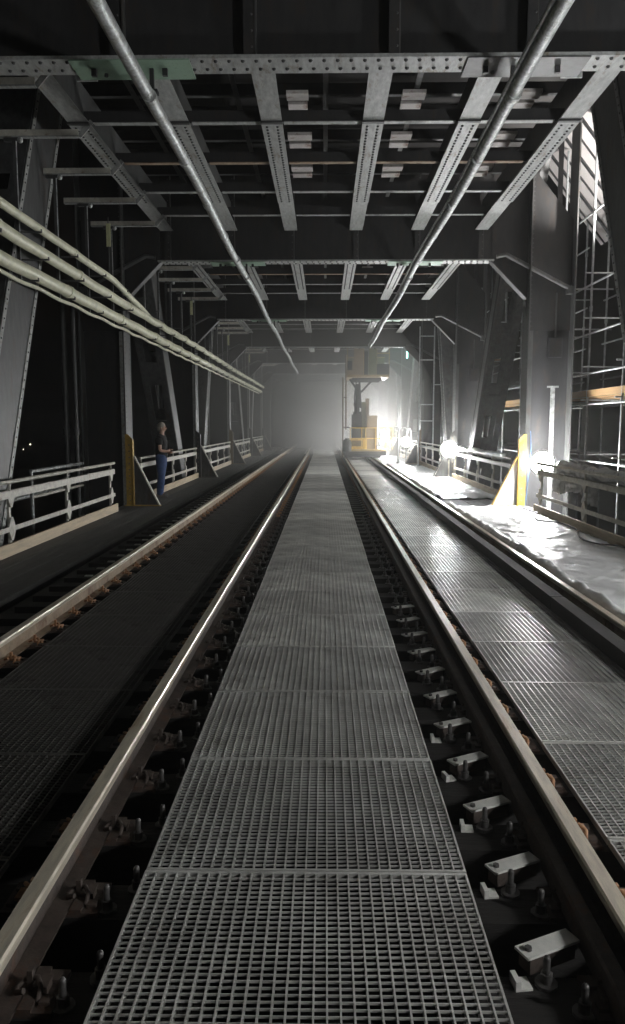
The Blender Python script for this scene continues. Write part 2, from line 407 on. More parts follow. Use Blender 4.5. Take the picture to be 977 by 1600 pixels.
# ------------------------------------------------------------------ truss portals
STX = [-3.5, -2.08, -.76, .67, 2.02, 3.42]
FB = 5.43   # underside of the floor beams
SB = 6.08   # underside of stringers
def rivrow_y(m, x, y0, y1, z, n, sp, r=.016, mt=RIVET, off=0):
    y = y0+off
    while y < y1: m.rivet((x, y, z), n, r, mt); y += sp
pname = ['nearest', 'second', 'third', 'fourth', 'fifth', 'sixth', 'seventh']
for k, y in enumerate(P):
    t = empty('floor_beam', (0, y, 0), f'{pname[k]} deep riveted steel cross beam spanning overhead' + (' with green plates' if k == 0 else ''), 'cross beam', 'cross beams overhead')
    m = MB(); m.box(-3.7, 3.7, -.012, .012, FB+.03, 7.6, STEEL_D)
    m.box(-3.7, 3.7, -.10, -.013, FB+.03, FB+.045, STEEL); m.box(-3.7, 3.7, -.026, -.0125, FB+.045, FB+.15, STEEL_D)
    for i in range(60):
        if k < 3: m.rivet((-3.6+i*.122, -.026, FB+.095), (0, -1, 0), .014, STEEL_D)
    m.build('beam_web', t)
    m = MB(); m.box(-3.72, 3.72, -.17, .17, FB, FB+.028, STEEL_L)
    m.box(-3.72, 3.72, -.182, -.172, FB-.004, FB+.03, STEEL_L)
    if k < 4:
        i = 0; x = -3.66
        while x < 3.68:
            for yy in ((-.115, .06) if True else ()):
                m.rivet((x + (.03 if yy > 0 else 0), yy, FB), (0, 0, -1), .022, RIVET, .9)
            x += .135
    m.build('bottom_flange', t)
    for sx in STX:
        m = MB(); m.box(sx-.006, sx+.006, -.17, -.013, FB+.046, SB+.02, STEEL); m.box(sx-.05, sx+.05, -.182, -.170, FB+.031, 7.4, STEEL_D)
        m.box(sx+.055, sx+.07, -.12, -.013, FB+.046, 7.4, STEEL)
        if k < 3:
            for j in range(12): m.rivet((sx+.03, -.182, FB+.1+j*.15), (0, -1, 0), .014, STEEL)
        m.build('web_stiffener', t)
    for sx in (-1.95, 2.0):
        m = MB(); gm = GREEN if k == 0 else STEEL_L
        gm = GREEN if (k < 3 and (sx < 0 or k)) else STEEL
        m.poly([(sx-.6, 0), (sx+.6, 0), (sx+.6, 0), (sx-.6, 0)][:0] or [(sx-.6, FB-.022), (sx+.6, FB-.022), (sx+.6, FB-.008), (sx-.6, FB-.008)], -.19, .24, gm)
        m.box(sx-.42, sx-.37, -.02, .02, FB-.09, FB-.022, BLACK); m.box(sx+.30, sx+.35, -.02, .02, FB-.09, FB-.022, BLACK)
        m.tube([(sx-.3, .1, FB-.022), (sx-.3, .1, FB-.05)], .02, 6, BLACK)
        m.build('hanger_plate', t)
        m = MB(); m.box(sx-.11-.55*(1 if sx < 0 else -1), sx+.11-.55*(1 if sx < 0 else -1), .26, .285, FB-.02, FB+.55, STEEL_L if k < 2 else STEEL)
        m.build('drop_plate', t)
    for s in (-1, 1):
        m = MB(); m.poly([(s*3.70, FB+.01), (s*4.46, FB-.80), (s*4.52, FB-1.5), (s*5.5, FB-1.5), (s*5.5, 6.3), (s*4.7, 7.25), (s*4.5, 8.2), (s*3.70, 8.2)], -.035, -.014, STEEL_D)
        for j in range(40):
            if k < 3: m.rivet((s*4.6, -.035, FB-1.4+j*.1), (0, -1, 0), .013, STEEL)
        m.build('gusset_plate', t)
        m = MB(); m.bar((s*3.66, -.02, FB+.005), (s*4.48, -.02, FB-.82), .24, .02, STEEL, up=(s, 0, 1)); m.build('knee_flange', t)
        m = MB(); m.tube([(s*3.78, -.10, FB+.10), (s*4.0, -.12, FB+.13), (s*5.45, -.14, FB-.62)], .05, 8, STEEL)
        m.box(s*5.35, s*5.5, -.2, -.037, FB-.72, FB-.55, STEEL); m.build('corner_brace', t)

for k in range(6):
    y0, y1 = P[k], P[k+1]
    sid = ['far left', 'second from left', 'left of centre', 'right of centre', 'second from right', 'far right']
    for j, x in enumerate(STX):
        t = empty('deck_stringer', (x, y0, 0), f'{sid[j]} steel stringer overhead between {pname[k]} and {pname[k+1]} cross beams', 'stringer', 'stringers carrying the upper deck')
        L = y1-y0
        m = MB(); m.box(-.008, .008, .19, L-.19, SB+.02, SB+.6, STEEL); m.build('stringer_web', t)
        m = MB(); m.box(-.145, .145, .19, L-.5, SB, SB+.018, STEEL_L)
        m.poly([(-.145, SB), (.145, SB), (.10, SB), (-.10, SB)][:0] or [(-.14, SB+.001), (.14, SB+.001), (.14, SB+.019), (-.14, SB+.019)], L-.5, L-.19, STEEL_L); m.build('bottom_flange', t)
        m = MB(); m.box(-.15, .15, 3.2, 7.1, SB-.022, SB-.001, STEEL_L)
        m.box(-.155, .155, 3.13, 3.195, SB-.03, SB-.001, RIVET)
        if k < 4:
            for xx in (-.075, .075):
                yy = 3.3
                while yy < 7.05:
                    m.rivet((xx, yy, SB-.022), (0, 0, -1), .021, RIVET, .8); yy += .115 if k < 2 else .23
        m.build('cover_plate', t)
    m_y = [1.75, 3.4, 5.1, 6.7, 8.3]
    for j, dy in enumerate(m_y):
        t = empty('cross_purlin', (0, y0+dy, 0), f'{ORD[j]} thin cross purlin beyond the {pname[k]} cross beam', 'purlin', 'purlins between stringers')
        m = MB()
        for a, b in zip(STX[:-1], STX[1:]):
            m.box(a+.16, b-.16, -.05, .05, SB+.06, SB+.072, STEEL_L if j != 2 else RWEB)
        m.build('purlin_flange', t)
        m = MB()
        for a, b in zip(STX[:-1], STX[1:]):
            m.box(a+.01, b-.01, -.006, .006, SB+.073, SB+.24, STEEL_D)
        m.build('purlin_web', t)
    for j in range(10):
        yy = y0+.55+j*.93
        m = MB(); m.box(-3.9, 3.9, yy-.045, yy+.045, 6.86, 6.872, STEEL); m.box(-3.9, 3.9, yy-.005, yy+.005, 6.873, 7.05, STEEL_D)
        o = m.build('deck_joist'); tag(o, f'thin dark joist of the upper deck, {ORD[j]} past the {pname[k]} cross beam', 'joist', 'thin joists of the upper deck')
    for x in (-2.9, -1.35, 0, 1.35, 2.75):
        m = MB(); m.box(x-.04, x+.04, y0+.2, y1-.2, 6.78, 6.79, STEEL); m.box(x-.005, x+.005, y0+.2, y1-.2, 6.791, 6.85, STEEL_D)
        o = m.build('deck_bar'); tag(o, f'slim lengthwise bar at x {x} of the upper deck' if False else 'slim dark lengthwise bar under the upper deck between stringers', 'bar', 'slim lengthwise bars of the upper deck')
    # upper deck: pale slabs between dark joists
    for ci, x in enumerate([-2.35, -.42, 1.30, 3.02]):
        bays = [.95, 2.45, 4.08, 5.72, 7.35]
        for bi, dy in enumerate(bays):
            if random.random() < .12 and k > 0: continue
            m = MB(); z = 6.7
            ww = random.uniform(.2, .26)
            ww *= .8; m.box(-ww, ww, -.40, -.14, z, z+.05, DUSTY)
            if bi: m.box(-ww+.01, ww-.02, .0, .24, z+.004, z+.05, DUSTY)
            o = m.build('deck_slab', loc=(x+random.uniform(-.03, .03), y0+dy+.1, 0))
            tag(o, f'pale slab of the upper deck, column {["far left", "left of centre", "right of centre", "far right"][ci]}, {ORD[bi]} past the {pname[k]} cross beam', 'deck slab', 'pale slabs in the upper deck')
m = MB(); m.box(-4.45, 4.45, -3, 68, 7.72, 7.9, DECKTOP)
for i in range(44):
    m.box(-4.45, 4.45, -2.6+i*1.6, -2.45+i*1.6, 7.6, 7.719, DECKTOP)
tag(m.build('upper_deck'), kind='structure')

# columns and diagonals ------------------------------------------------
def column(s, k):
    y = P[k]; sd = 'left' if s < 0 else 'right'
    t = empty('truss_column', (s*5.0, y, 0), f'{pname[k]} riveted steel truss column on the {sd} side', 'column', f'truss columns on the {sd}')
    m = MB()
    if s < 0: m.box(-.47, .47, .02, .04, -1.8, 12, STEEL_D)  # left web dark in colour to stand for its shade
    else:
        m.poly([(-.47, -1.8), (.47, -1.8), (.47, 6.3), (-.3, 7.3), (-.47, 7.9)], .02, .04, COLP)
        m.box(.12, .22, .0, .05, 6.4, 12, BLACK)
    m.build('column_web', t)
    m = MB(); x = -s*.49
    m.box(x-.015, x+.015, -.28, .30, -1.8, 12, STEEL); 
    m.box(-s*.474, -s*.35, -.0, .019, -1.8, 12, STEEL)
    m.box(-s*.47, -s*.40, -.272, -.26, -1.8, 3.9, STEEL_L if s < 0 else STEEL)  # left strip kept pale to stand for light on the flange edge
    if k < 3:
        for j in range(90):
            m.rivet((-s*.41, 0, -1+j*.12), (0, -1, 0), .016, STEEL)
            m.rivet((-s*.505, -.2, -1+j*.12), (-s, 0, 0), .016, STEEL)
            m.rivet((-s*.505, .2, -1+j*.12), (-s, 0, 0), .016, STEEL)
    m.build('inner_flange', t)
    m = MB(); m.box(s*.475, s*.505, -.28, .30, -1.8, 12, STEEL); m.build('outer_flange', t)
for k in range(7):
    for s in (-1, 1): column(s, k)

def diagonal(s, ya, za, yb, zb, k, dep=.62, holes=True):
    sd = 'left' if s < 0 else 'right'
    t = empty('truss_diagonal', (s*5.0, ya, za), f'inclined riveted truss member on the {sd} side beyond the {pname[k]} column', 'truss diagonal', f'truss diagonals on the {sd}')
    L = math.hypot(yb-ya, zb-za); ang = math.atan2(zb-za, yb-ya)
    M = Matrix.Rotation(ang, 4, 'X')
    for q, xx in (('inner', -s*.36), ('outer', s*.36)):
        m = MB(); m.box(xx-.015, xx+.015, 0, L, -dep/2, dep/2, STEEL, M)
        if q == 'inner' and not (k == 1 and s < 0):
            for e in (-1, 1):
                m.box(xx-s*.016, xx-s*.028, 0, L, e*dep/2-.10*(e > 0)-0*(e < 0), e*dep/2+.10*(e < 0), STEEL_L if k != 1 else STEEL_D, M)
            if k < 3:
                j = .1
                while j < L:
                    for e in (-1, 1):
                        m.rivet(M @ Vector((xx-s*.028, j, e*(dep/2-.05))), (-s, 0, 0), .017, RIVET)
                    j += .16
        m.build('side_plate', t)
    for e in (-1, 1):
        m = MB(); z = e*(dep/2+.012)
        m.box(-.36, -.17, 0, L, z-.01, z+.01, STEEL, M); m.box(.17, .36, 0, L, z-.01, z+.01, STEEL, M)
        j = -.9 if s < 0 else 0; step = 2.0
        while j < L:
            m.box(-.17, .17, max(0, j), min(L, j+(.75 if holes else 1.7)), z-.01, z+.01, STEEL, M); j += step
        m.build('cover_plate', t)
for s in (-1, 1):
    diagonal(s, 9.70, -1.0, 15.75, 12.0, 0, dep=1.05, holes=False)
    diagonal(s, 26.0, -1.0, 18.3, 10.0, 1)
    diagonal(s, 28.6, -1.0, 34.6, 11.0, 2, holes=False)
    diagonal(s, 45.0, -1.0, 37.6, 10.0, 3)
    diagonal(s, 47.6, -1.0, 53.6, 11.0, 4, holes=False)

# lower chord outside the railings
for s in (-1, 1):
    sd = 'left' if s < 0 else 'right'
    m = MB(); m.box(s*4.66, s*5.34, -3, 68, -1.6, -.75, STEEL_D)
    tag(m.build('lower_chord'), f'heavy steel lower chord of the {sd} truss below the railing', 'truss chord')
# service pipes beyond left railing
m = MB(); m.tube([(-5.9, 9, .45), (-5.9, 17, .45)], .07, 10, GALV)
for yy in (11.2, 13.6, 16): m.tube([(-5.9, yy-.04, .45), (-5.9, yy+.04, .45)], .12, 10, GALV)
tag(m.build('service_pipe'), 'shiny flanged service pipe outside the near left railing', 'pipe')
m = MB(); m.tube([(-5.4, 14, .98), (-5.4, 17, .98)], .035, 8, GALV); m.tube([(-5.4, 14.02, .98), (-5.4, 14.02, -.7)], .03, 8, GALV); m.tube([(-5.4, 14, .5), (-5.4, 17, .5)], .03, 8, RAILING)
tag(m.build('outer_handrail'), 'short outer handrail beyond the near left railing by the column', 'handrail')

# ------------------------------------------------------------------ railings
def railing(s, y0, y1, label, posts):
    sd = 'left' if s < 0 else 'right'
    t = empty('walkway_railing', (s*4.45, y0, 0), label, 'railing', f'railings of the {sd} walkway')
    L = y1-y0
    m = MB(); m.tube([(0, 0, 1.03), (0, L, 1.03)], .030, 10, RAILING); m.build('top_rail', t)
    m = MB(); m.box(-.012, .012, 0, L, .80, .90, RAILING); m.box(-.012-s*0, .05*s, 0, L, .885, .90, RAILING) if s > 0 else m.box(-.05, .0, 0, L, .9005, .91, RAILING); m.build('upper_band', t)
    m = MB(); m.box(-.012, .012, 0, L, .33, .40, RAILING); m.build('lower_band', t)
    m = MB(); m.box(-s*.016, -s*.055, -.03, L+.03, .005, .175, TOE); m.build('toe_board', t)
    for py in posts:
        m = MB(); m.box(.014*s, .045*s, py-.035, py+.035, -.1, .93, RAILING)
        m.tube([(0, py-.02, .9), (0, py-.02, 1.02)], .018, 6, RAILING)
        for z, d in ((.80, -1), (.33, -1), (.40, 1)):
            # flared gussets
            a = .11
            vs = [(-.0135, py-a, z), (-.0135, py+a, z), (-.0135, py+.03, z+d*.13), (-.0135, py-.03, z+d*.13)]
            vs += [(.0135, v[1], v[2]) for v in vs]
            m.add(vs, [(0, 1, 2, 3), (7, 6, 5, 4), (0, 4, 5, 1), (1, 5, 6, 2), (2, 6, 7, 3), (3, 7, 4, 0)], RAILING)
        m.build('railing_post', t)
for s in (-1, 1):
    sd = 'left' if s < 0 else 'right'
    railing(s, 3.0, 16.15, f'near {sd} walkway railing with wooden toe board, ending before the column', [.4, 2.85, 5.3, 7.75, 10.2, 12.9] )
    for k in range(1, 5):
        y0, y1 = P[k]+.75, P[k+1]-.55
        L = y1-y0
        railing(s, y0, y1, f'{sd} railing between the {pname[k]} and {pname[k+1]} columns', [.1, L*.25, L*.5, L*.75, L-.1])

# yellow buffers at the column feet
def buffer(s, k):
    sd = 'left' if s < 0 else 'right'; y = P[k]-.31
    yel = YELLOW if k == 1 else (TAN if k == 3 else STEEL)
    t = empty('column_bracket', (s*4.36, y, 0), f'{"yellow" if k == 1 else "dull"} braced steel bracket at foot of the {pname[k]} {sd} column', 'bracket', 'braced brackets at column feet')
    m = MB(); m.poly([(-.01*s, 0), (s*.16, 0), (s*.16, 1.62), (s*.10, 1.62), (-.01*s, 1.50)], 0, .02, yel)
    m.box(-.03*s, -.01*s, -.09, .02, 0, 1.5, yel)
    for j in range(10): m.rivet((s*.075, 0, .12+j*.14), (0, -1, 0), .018, RWEB)
    m.build('angle_upright', t)
    m = MB(); m.bar((-s*.05, -.03, 1.12), (-s*.60, -.03, .02), .11, .022, yel if s > 0 else RAILING, up=(s, 0, .5)); m.build('diagonal_brace', t)
    m = MB(); m.poly([(-s*.035, .02), (-s*.56, .02), (-s*.035, 1.08)], -.008, .006, (WHITEP if s > 0 else STEEL) if k == 1 else STEEL); m.build('stiffening_plate', t)  # left plate coloured darker to stand for the shade on it
    m = MB(); m.box(-s*.62, s*.18, -.1, .05, .001, .016, yel); m.build('base_plate', t)
for k in range(1, 6):
    for s in (-1, 1): buffer(s, k)

# ------------------------------------------------------------------ overhead conductor tubes
def conductor(x, label, yend):
    t = empty('overhead_conductor', (x, 0, 0), label, 'conductor tube', 'overhead conductor tubes')
    zc = CZ+3.28
    pts = []; y = -2
    while y < yend:
        pts.append((.02*math.sin(y*.7), y, zc - .02*math.sin((y-8.2)*math.pi/9.47)**2)); y += .5
    m = MB(); m.tube(pts, .062, 14, GALV); m.build('conductor_tube', t)
    pts2 = [(p[0]-.075, p[1], p[2]+.035) for p in pts]
    m = MB(); m.tube(pts2, .022, 8, GALV); m.build('feeder_cable', t)
    for yy in [0.5+i*1.9 for i in range(int(yend/1.9))]:
        m = MB(); m.tube([(0, yy-.05, zc-.012), (0, yy+.05, zc-.012)], .070, 12, GALV); m.build('tube_collar', t)
    for k, py in enumerate(P):
        if py > yend: continue
        m = MB(); m.box(-.02, .02, py-.02, py+.02, zc+.05, FB-.022, BLACK)
        m.box(-.06, .06, py-.05, py+.05, zc+.06, zc+.09, BLACK); m.build('hanger', t)
conductor(-1.76, 'long galvanised conductor tube overhead above the left track', 50)
conductor(1.88, 'long galvanised conductor tube overhead above the right track', 33)

# ------------------------------------------------------------------ left service ducts and their brackets
def duct(x, z, r, label, fn, y0=-1, y1=52, clampstep=1.65, bow=.012):
    t = empty('service_duct', (0, 0, 0), label, 'duct', 'cream service ducts on the left')
    pts = []; y = y0
    while y < y1:
        dx, dz = fn(y); s1 = math.sin((y-9.8)*math.pi/1.65)**2
        far = min(1, max(0, (y-16)/10))
        pts.append((x+dx+.012*noise.noise(Vector((0, y*.7, z))), y, z+dz-bow*s1*(.6+1.2*far)+.01*noise.noise(Vector((y*.6, 3, z))))); y += .15
    m = MB(); m.tube(pts, r, 14, CREAM); m.build('duct_run', t)
    i = 6
    while i < len(pts)-2:
        p = pts[i]; q = pts[i+1]
        m = MB(); m.tube([p, q], r*1.13, 14, CREAM); m.build('duct_coupling', t); i += 11*2
def drop(y):
    a = min(1, max(0, (y-15.6)/3.2)); return (0, -.30*a)
duct(-4.32, CZ+2.22, .095, 'lowest and thickest cream duct on the left wall', lambda y: (0, 0))
duct(-4.14, CZ+2.50, .082, 'middle cream duct on the left wall', lambda y: (0, .02*math.sin(y*.3)))
duct(-4.20, CZ+2.86, .062, 'thin upper cream duct that dips past the left column', drop)
m = MB(); m.tube([(-4.36, y*.3, CZ+2.05+.012*math.sin(y*.3*3.8)) for y in range(0, 170)], .03, 8, CREAM)
tag(m.build('service_cable'), 'slim cable sagging just under the cream ducts', 'cable', 'cables under the ducts')

t0 = empty('duct_bracket', (0, 0, 0), 'x', 'bracket', 'hangers holding the left ducts')
m = MB(); m.box(-4.85, -3.52, -.04, .04, CZ+4.08, CZ+4.095, STEEL_L); m.box(-4.85, -3.52, -.04, -.025, CZ+4.096, CZ+4.18, RAILING)
m.bar((-3.52, 0, CZ+4.09), (-3.33, 0, CZ+4.30), .07, .015, STEEL_L, up=(0, 1, 0)); m.build('bracket_arm', t0)
m = MB(); m.box(-4.475, -4.43, -.025, .02, CZ+2.05, CZ+4.07, STEEL); m.box(-4.428, -4.418, -.028, -.012, CZ+2.05, CZ+4.07, GALV); m.build('hanger_post', t0)
m = MB(); m.box(-4.6, -4.36, -.03, .03, CZ+4.03, CZ+4.079, STEEL); m.sphere((-4.36, -.03, CZ+4.04), .045, GALV, 8, 6); m.build('clamp', t0)
for za, xb in ((2.08, -4.19), (2.375, -4.03), (2.765, -4.12)):
    m = MB(); m.box(-4.5, xb, -.014, .014, CZ+za, CZ+za+.022, STEEL); m.box(xb, xb+.012, -.014, .014, CZ+za, CZ+za+.05, STEEL); m.build('duct_support', t0)
bt = tree(t0)
ys = [(k, j, P[k]+d) for k in range(-1, 4) for j, d in enumerate((1.6, 3.25, 4.9, 6.55, 8.2)) for P in [[8.2+9.47*i for i in range(-1, 7)]] for _ in (0,)] if False else []
first = True
for k in range(-1, 5):
    base = 8.2+9.47*k
    for j, d in enumerate((1.6, 3.25, 4.9, 6.55, 8.2)):
        y = base+d
        if k < 0 and j < 3: continue
        pn = 'in front of the nearest cross beam' if k < 0 else f'past the {pname[k]} cross beam'
        lab = f'steel hanger bracket for the left ducts, {ORD[j]} {pn}'
        if first: t0.location = (0, y, 0); t0['label'] = lab; first = False
        else: copy_tree(bt, None, (0, y, 0), lab)
for k in range(0, 4):
    m = MB(); m.box(-.04, .04, -.012, .012, -.22, .22, TAG)
    m.tube([(0, 0, .22), (0, 0, .34)], .01, 6, STEEL); m.tube([(0, 0, -.22), (0, 0, -.9)], .014, 6, STEEL)
    o = m.build('marker_plate', loc=(-4.28, P[k]+7.4, CZ+3.72)); tag(o, f'narrow pale marker plate hanging on the left before the {pname[k+1]} column', 'marker', 'marker plates on the left')
# conduits beside left columns
for k in range(0, 5):
    for i, (dx, r) in enumerate(((0, .06), (.22, .05))):
        y = P[k]+8.9
        m = MB(); m.tube([(0, 0, -1.5), (0, 0, 4.6)], r, 10, STEEL); m.tube([(0, 0, 1.6), (0, 0, 1.75)], r*1.35, 10, STEEL)
        o = m.build('vertical_conduit', loc=(-5.75+dx, y, 0))
        tag(o, f'{"outer" if i == 0 else "inner"} vertical conduit left of the {pname[k+1]} left column', 'conduit', 'vertical conduits by the left columns')

# small junction boxes, lamps arms etc on columns
for k in (1, 2, 3):
    m = MB(); m.box(-.16, .16, -.08, 0, -.22, .22, BLACK); m.box(-.13, .13, -.095, -.081, -.19, .19, STEEL_D); m.tube([(0, -.04, .22), (0, -.04, 1.2)], .018, 6, STEEL)
    o = m.build('junction_box', loc=(5.15, P[k]-.02, 3.55)); tag(o, f'dark junction box high on the {pname[k]} right column', 'box', 'junction boxes on right columns')

# ------------------------------------------------------------------ right walkway: plastic sheet
def sheet(y0, y1, x0, x1, label, seed):
    nx, ny = 46, int((y1-y0)/.035)
    vs = []; fs = []
    for j in range(ny+1):
        y = y0+(y1-y0)*j/ny
        for i in range(nx+1):
            u = i/nx; x = x0+(x1-x0)*u
            p = Vector((x*1.4+seed, y*.55, 0))
            f1 = 1-abs(noise.noise(p*1.1))*9
            f2 = 1-abs(noise.noise(Vector((x*1.1-y*.5, y*.9+x*1.1, seed))*1.2))*8
            f3 = 1-abs(noise.noise(Vector((x*2.6+y*.8, y*1.8-x*2, seed+3))*1.2))*6
            f4 = 1-abs(noise.noise(Vector((x*5-y*1.5, y*3+x*2, seed+8))))*4
            z = .012 + .024*min(.5, max(0, f1)) + .026*min(.6, max(0, f2)) + .013*max(0, f3) + .008*max(0, f4) + .003*noise.noise(Vector((x*12, y*8, seed))) + .005*noise.noise(Vector((x*2, y*1.3, seed)))
            roll = math.exp(-((u-.055)/.045)**2)
            z += roll*(.085+.05*noise.noise(Vector((seed, y*2.1, 0)))+.02*noise.noise(Vector((seed, y*8, 0))))
            if u < .02: z = max(.006, z-.03)
            vs.append((x+.05*noise.noise(Vector((y*1.3, seed, 0)))*(1-u), y, max(.004, z)))
    for j in range(ny):
        for i in range(nx):
            a = j*(nx+1)+i; fs.append((a, a+1, a+nx+2, a+nx+1))
    m = MB(); m.add(vs, fs, SHEET, True)
    o = m.build('plastic_sheet'); tag(o, label, 'plastic sheet', 'plastic sheets on the right walkway')
    sd = o.modifiers.new('thick', 'SOLIDIFY'); sd.thickness = .003; sd.offset = -1
sheet(2.0, 17.1, 2.72, 4.37, 'crumpled white plastic sheet on the near right walkway before the yellow bracket', 3.1)
sheet(19.0, 34.5, 2.72, 4.37, 'crumpled white plastic sheet on the right walkway past the yellow bracket', 9.4)
# deck boards between rail and right walkway
for s in (-1, 1):
    m = MB(); m.box(s*2.72, s*3.375, -4, 66, -.04 if s > 0 else -.16, -.005 if s > 0 else -.12, TIE if s < 0 else DECKM)
    tag(m.build('edge_board'), kind='structure')

# wrapped bundle along the right handrail
def bundle(y0, y1, x, z, r, label, seed):
    pts = []; rs = []; y = y0
    while y < y1:
        pts.append((x+.05*noise.noise(Vector((y*.8, seed, 0))), y, z+.05*noise.noise(Vector((y*.7, seed+4, 0)))))
        rs.append(r*(1+.45*noise.noise(Vector((y*3.1, seed, 2))))); y += .06
    m = MB(); m.tube(pts, r, 16, SHEETD, rs)
    vs = []
    for i, v in enumerate(m.v):
        n = noise.noise(Vector(v)*9)*.03 + noise.noise(Vector(v)*4)*.03
        vs.append((v[0]+n, v[1], v[2]+n*.8))
    m.v = vs
    o = m.build('wrapped_bundle'); tag(o, label, 'wrapped bundle', 'plastic wrapped bundles on the right railing')
bundle(5, 15.3, 4.62, 1.02, .10, 'crinkled plastic wrapped bundle resting along the near right handrail', 2)
bundle(19.2, 26.5, 4.60, 1.02, .09, 'plastic wrapped bundle on the right handrail past the yellow bracket', 7)
# hanging plastic scraps
for i, (y, w_, h_) in enumerate(((15.1, .3, .5), (14.3, .4, .42), (13.4, .3, .55))):
    nx, nz = 14, 14; vs = []; fs = []
    for a in range(nz+1):
        for b in range(nx+1):
            yy = -w_+2*w_*b/nx; zz = -h_*a/nz*(1-.25*abs(noise.noise(Vector((b*.4, i, 0)))))
            vs.append((.05*math.sin(b*1.3+i)+.05*noise.noise(Vector((b*.3, a*.3, i))), yy, zz))
    for a in range(nz):
        for b in range(nx): q = a*(nx+1)+b; fs.append((q, q+1, q+nx+2, q+nx+1))
    m = MB(); m.add(vs, fs, SHEETD, True); o = m.build('plastic_flap', loc=(4.60, y, .98))
    sd = o.modifiers.new('thick', 'SOLIDIFY'); sd.thickness = .003
    tag(o, ['torn plastic flap hanging from the right handrail just before the lamp', 'wide plastic flap hanging second from the near lamp', 'narrow plastic flap hanging farthest before the lamp'][i], 'plastic flap', 'plastic flaps on the right railing')
# leaning items by right column
m = MB(); m.tube([(0, 0, 0), (.12, .1, 1.3)], .012, 6, BLUEROPE); m.tube([(.12, .1, 1.3), (.1, .12, 1.7)], .01, 6, BLUEROPE)
tag(m.build('blue_rope', loc=(4.5, P[1]-.42, 0)), 'thin blue rope leaning by the right column next to the lamp', 'rope')
m = MB(); m.box(-.045, .045, -.02, .02, 0, 2.75, GALV); m.box(-.12, .12, -.03, .03, 2.75, 2.79, GALV); m.box(-.045, .045, .021, .05, 0, .3, GALV)
tag(m.build('steel_post', loc=(5.05, P[1]-.35, -.1)), 'short pale steel post standing behind the near lamp', 'post')
# cables on the sheet
m = MB(); m.tube([(4.15+.15*math.sin(y*.5)+.08*noise.noise(Vector((y, 0, 0))), 5+y*.2, .075+.02*math.sin(y*.9)) for y in range(0, 58)], .014, 6, BLACK)
tag(m.build('power_cable'), 'black power cable lying over the white plastic sheet', 'cable')

# ------------------------------------------------------------------ work lights
lamp_labels = ['work light behind the camera position on the right', 'work light just outside the frame on the near right', 'blazing work light on the railing beside the near right column',
               'bright work light on the railing by the third right column', 'small bright work light near the scaffold right of the yellow machine', 'work light glowing behind the yellow machine', 'farthest work light hidden in the haze']
for (x, y, z, wt, r), lb in zip(LAMPS, lamp_labels):
    t = empty('work_light', (x, y, z), lb, 'work light', 'work lights along the right walkway')
    m = MB(); m.sphere((0, 0, 0), r*.93, GLOBE, 20, 12); m.build('lamp_globe', t)
    m = MB()
    for i in range(6):
        a = i*math.pi/3
        m.tube([(math.cos(a)*r*1.15*math.cos(p), math.sin(a)*r*1.15*math.cos(p), r*1.15*math.sin(p)) for p in [R(q) for q in range(-90, 91, 20)]], .004, 5, BLACK)
    m.build('wire_cage', t)
    m = MB(); m.tube([(0, 0, -r*1.2), (0, 0, -z+.02)], .022, 8, RAILING); m.tube([(0, 0, -r*1.2), (0, 0, -r*.97)], .06, 10, BLACK); m.build('lamp_post', t)
    ld = bpy.data.lights.new('work_light_lamp', 'POINT'); ld.energy = wt; ld.shadow_soft_size = r; ld.color = (.975, .985, 1)
    lo = bpy.data.objects.new('lamp_light', ld); C.objects.link(lo); lo.parent = t

# ------------------------------------------------------------------ scaffold
def scaffold(y0, n, label, planks, tops, xs=(6.05, 7.15), st=2.1):
    t = empty('scaffold', (0, y0, 0), label, 'scaffold', 'scaffolds outside the right truss')
    for i in range(n+1):
        for x in xs:
            m = MB(); m.tube([(x, i*st, -1.5), (x, i*st, tops)], .028, 8, SCAF)
            for z in (2.3, 4.4, 6.4): m.tube([(x, i*st, z), (x, i*st, z+.12)], .042, 8, SCAF)
            m.build('standard', t)
        for z in (1.1, 2.35, 3.1, 4.2, 5.2):
            m = MB(); m.tube([(xs[0]-.15, i*st, z+.05), (xs[1]+.15, i*st, z+.05)], .022, 6, SCAF); m.build('transom', t)
    for z in (1.0, 2.3, 3.0, 3.9, 5.0, 6.6):
        for x in xs:
            m = MB(); m.tube([(x, -.2, z), (x, n*st+.2, z)], .024, 8, SCAF); m.build('ledger', t)
    for z in planks:
        m = MB()
        for q in range(4): m.box(xs[0]+.08+q*.25, xs[0]+.31+q*.25, -.1, n*st+.1, z, z+.045, PLANK)
        m.box(xs[0]-.02, xs[0]+.01, -.1, n*st+.1, z+.05, z+.2, PLANK)
        m.build('plank_platform', t)
scaffold(11.7, 4, 'near tube scaffold with orange planks beyond the right column', (2.42,), 8.6)
scaffold(21.8, 3, 'second tube scaffold outside the right truss', (2.42,), 7.5, st=2.3)
scaffold(30.0, 4, 'far tube scaffold in the haze right of the yellow machine', (2.42, 4.4), 7.0, xs=(5.95, 6.9), st=2.2)
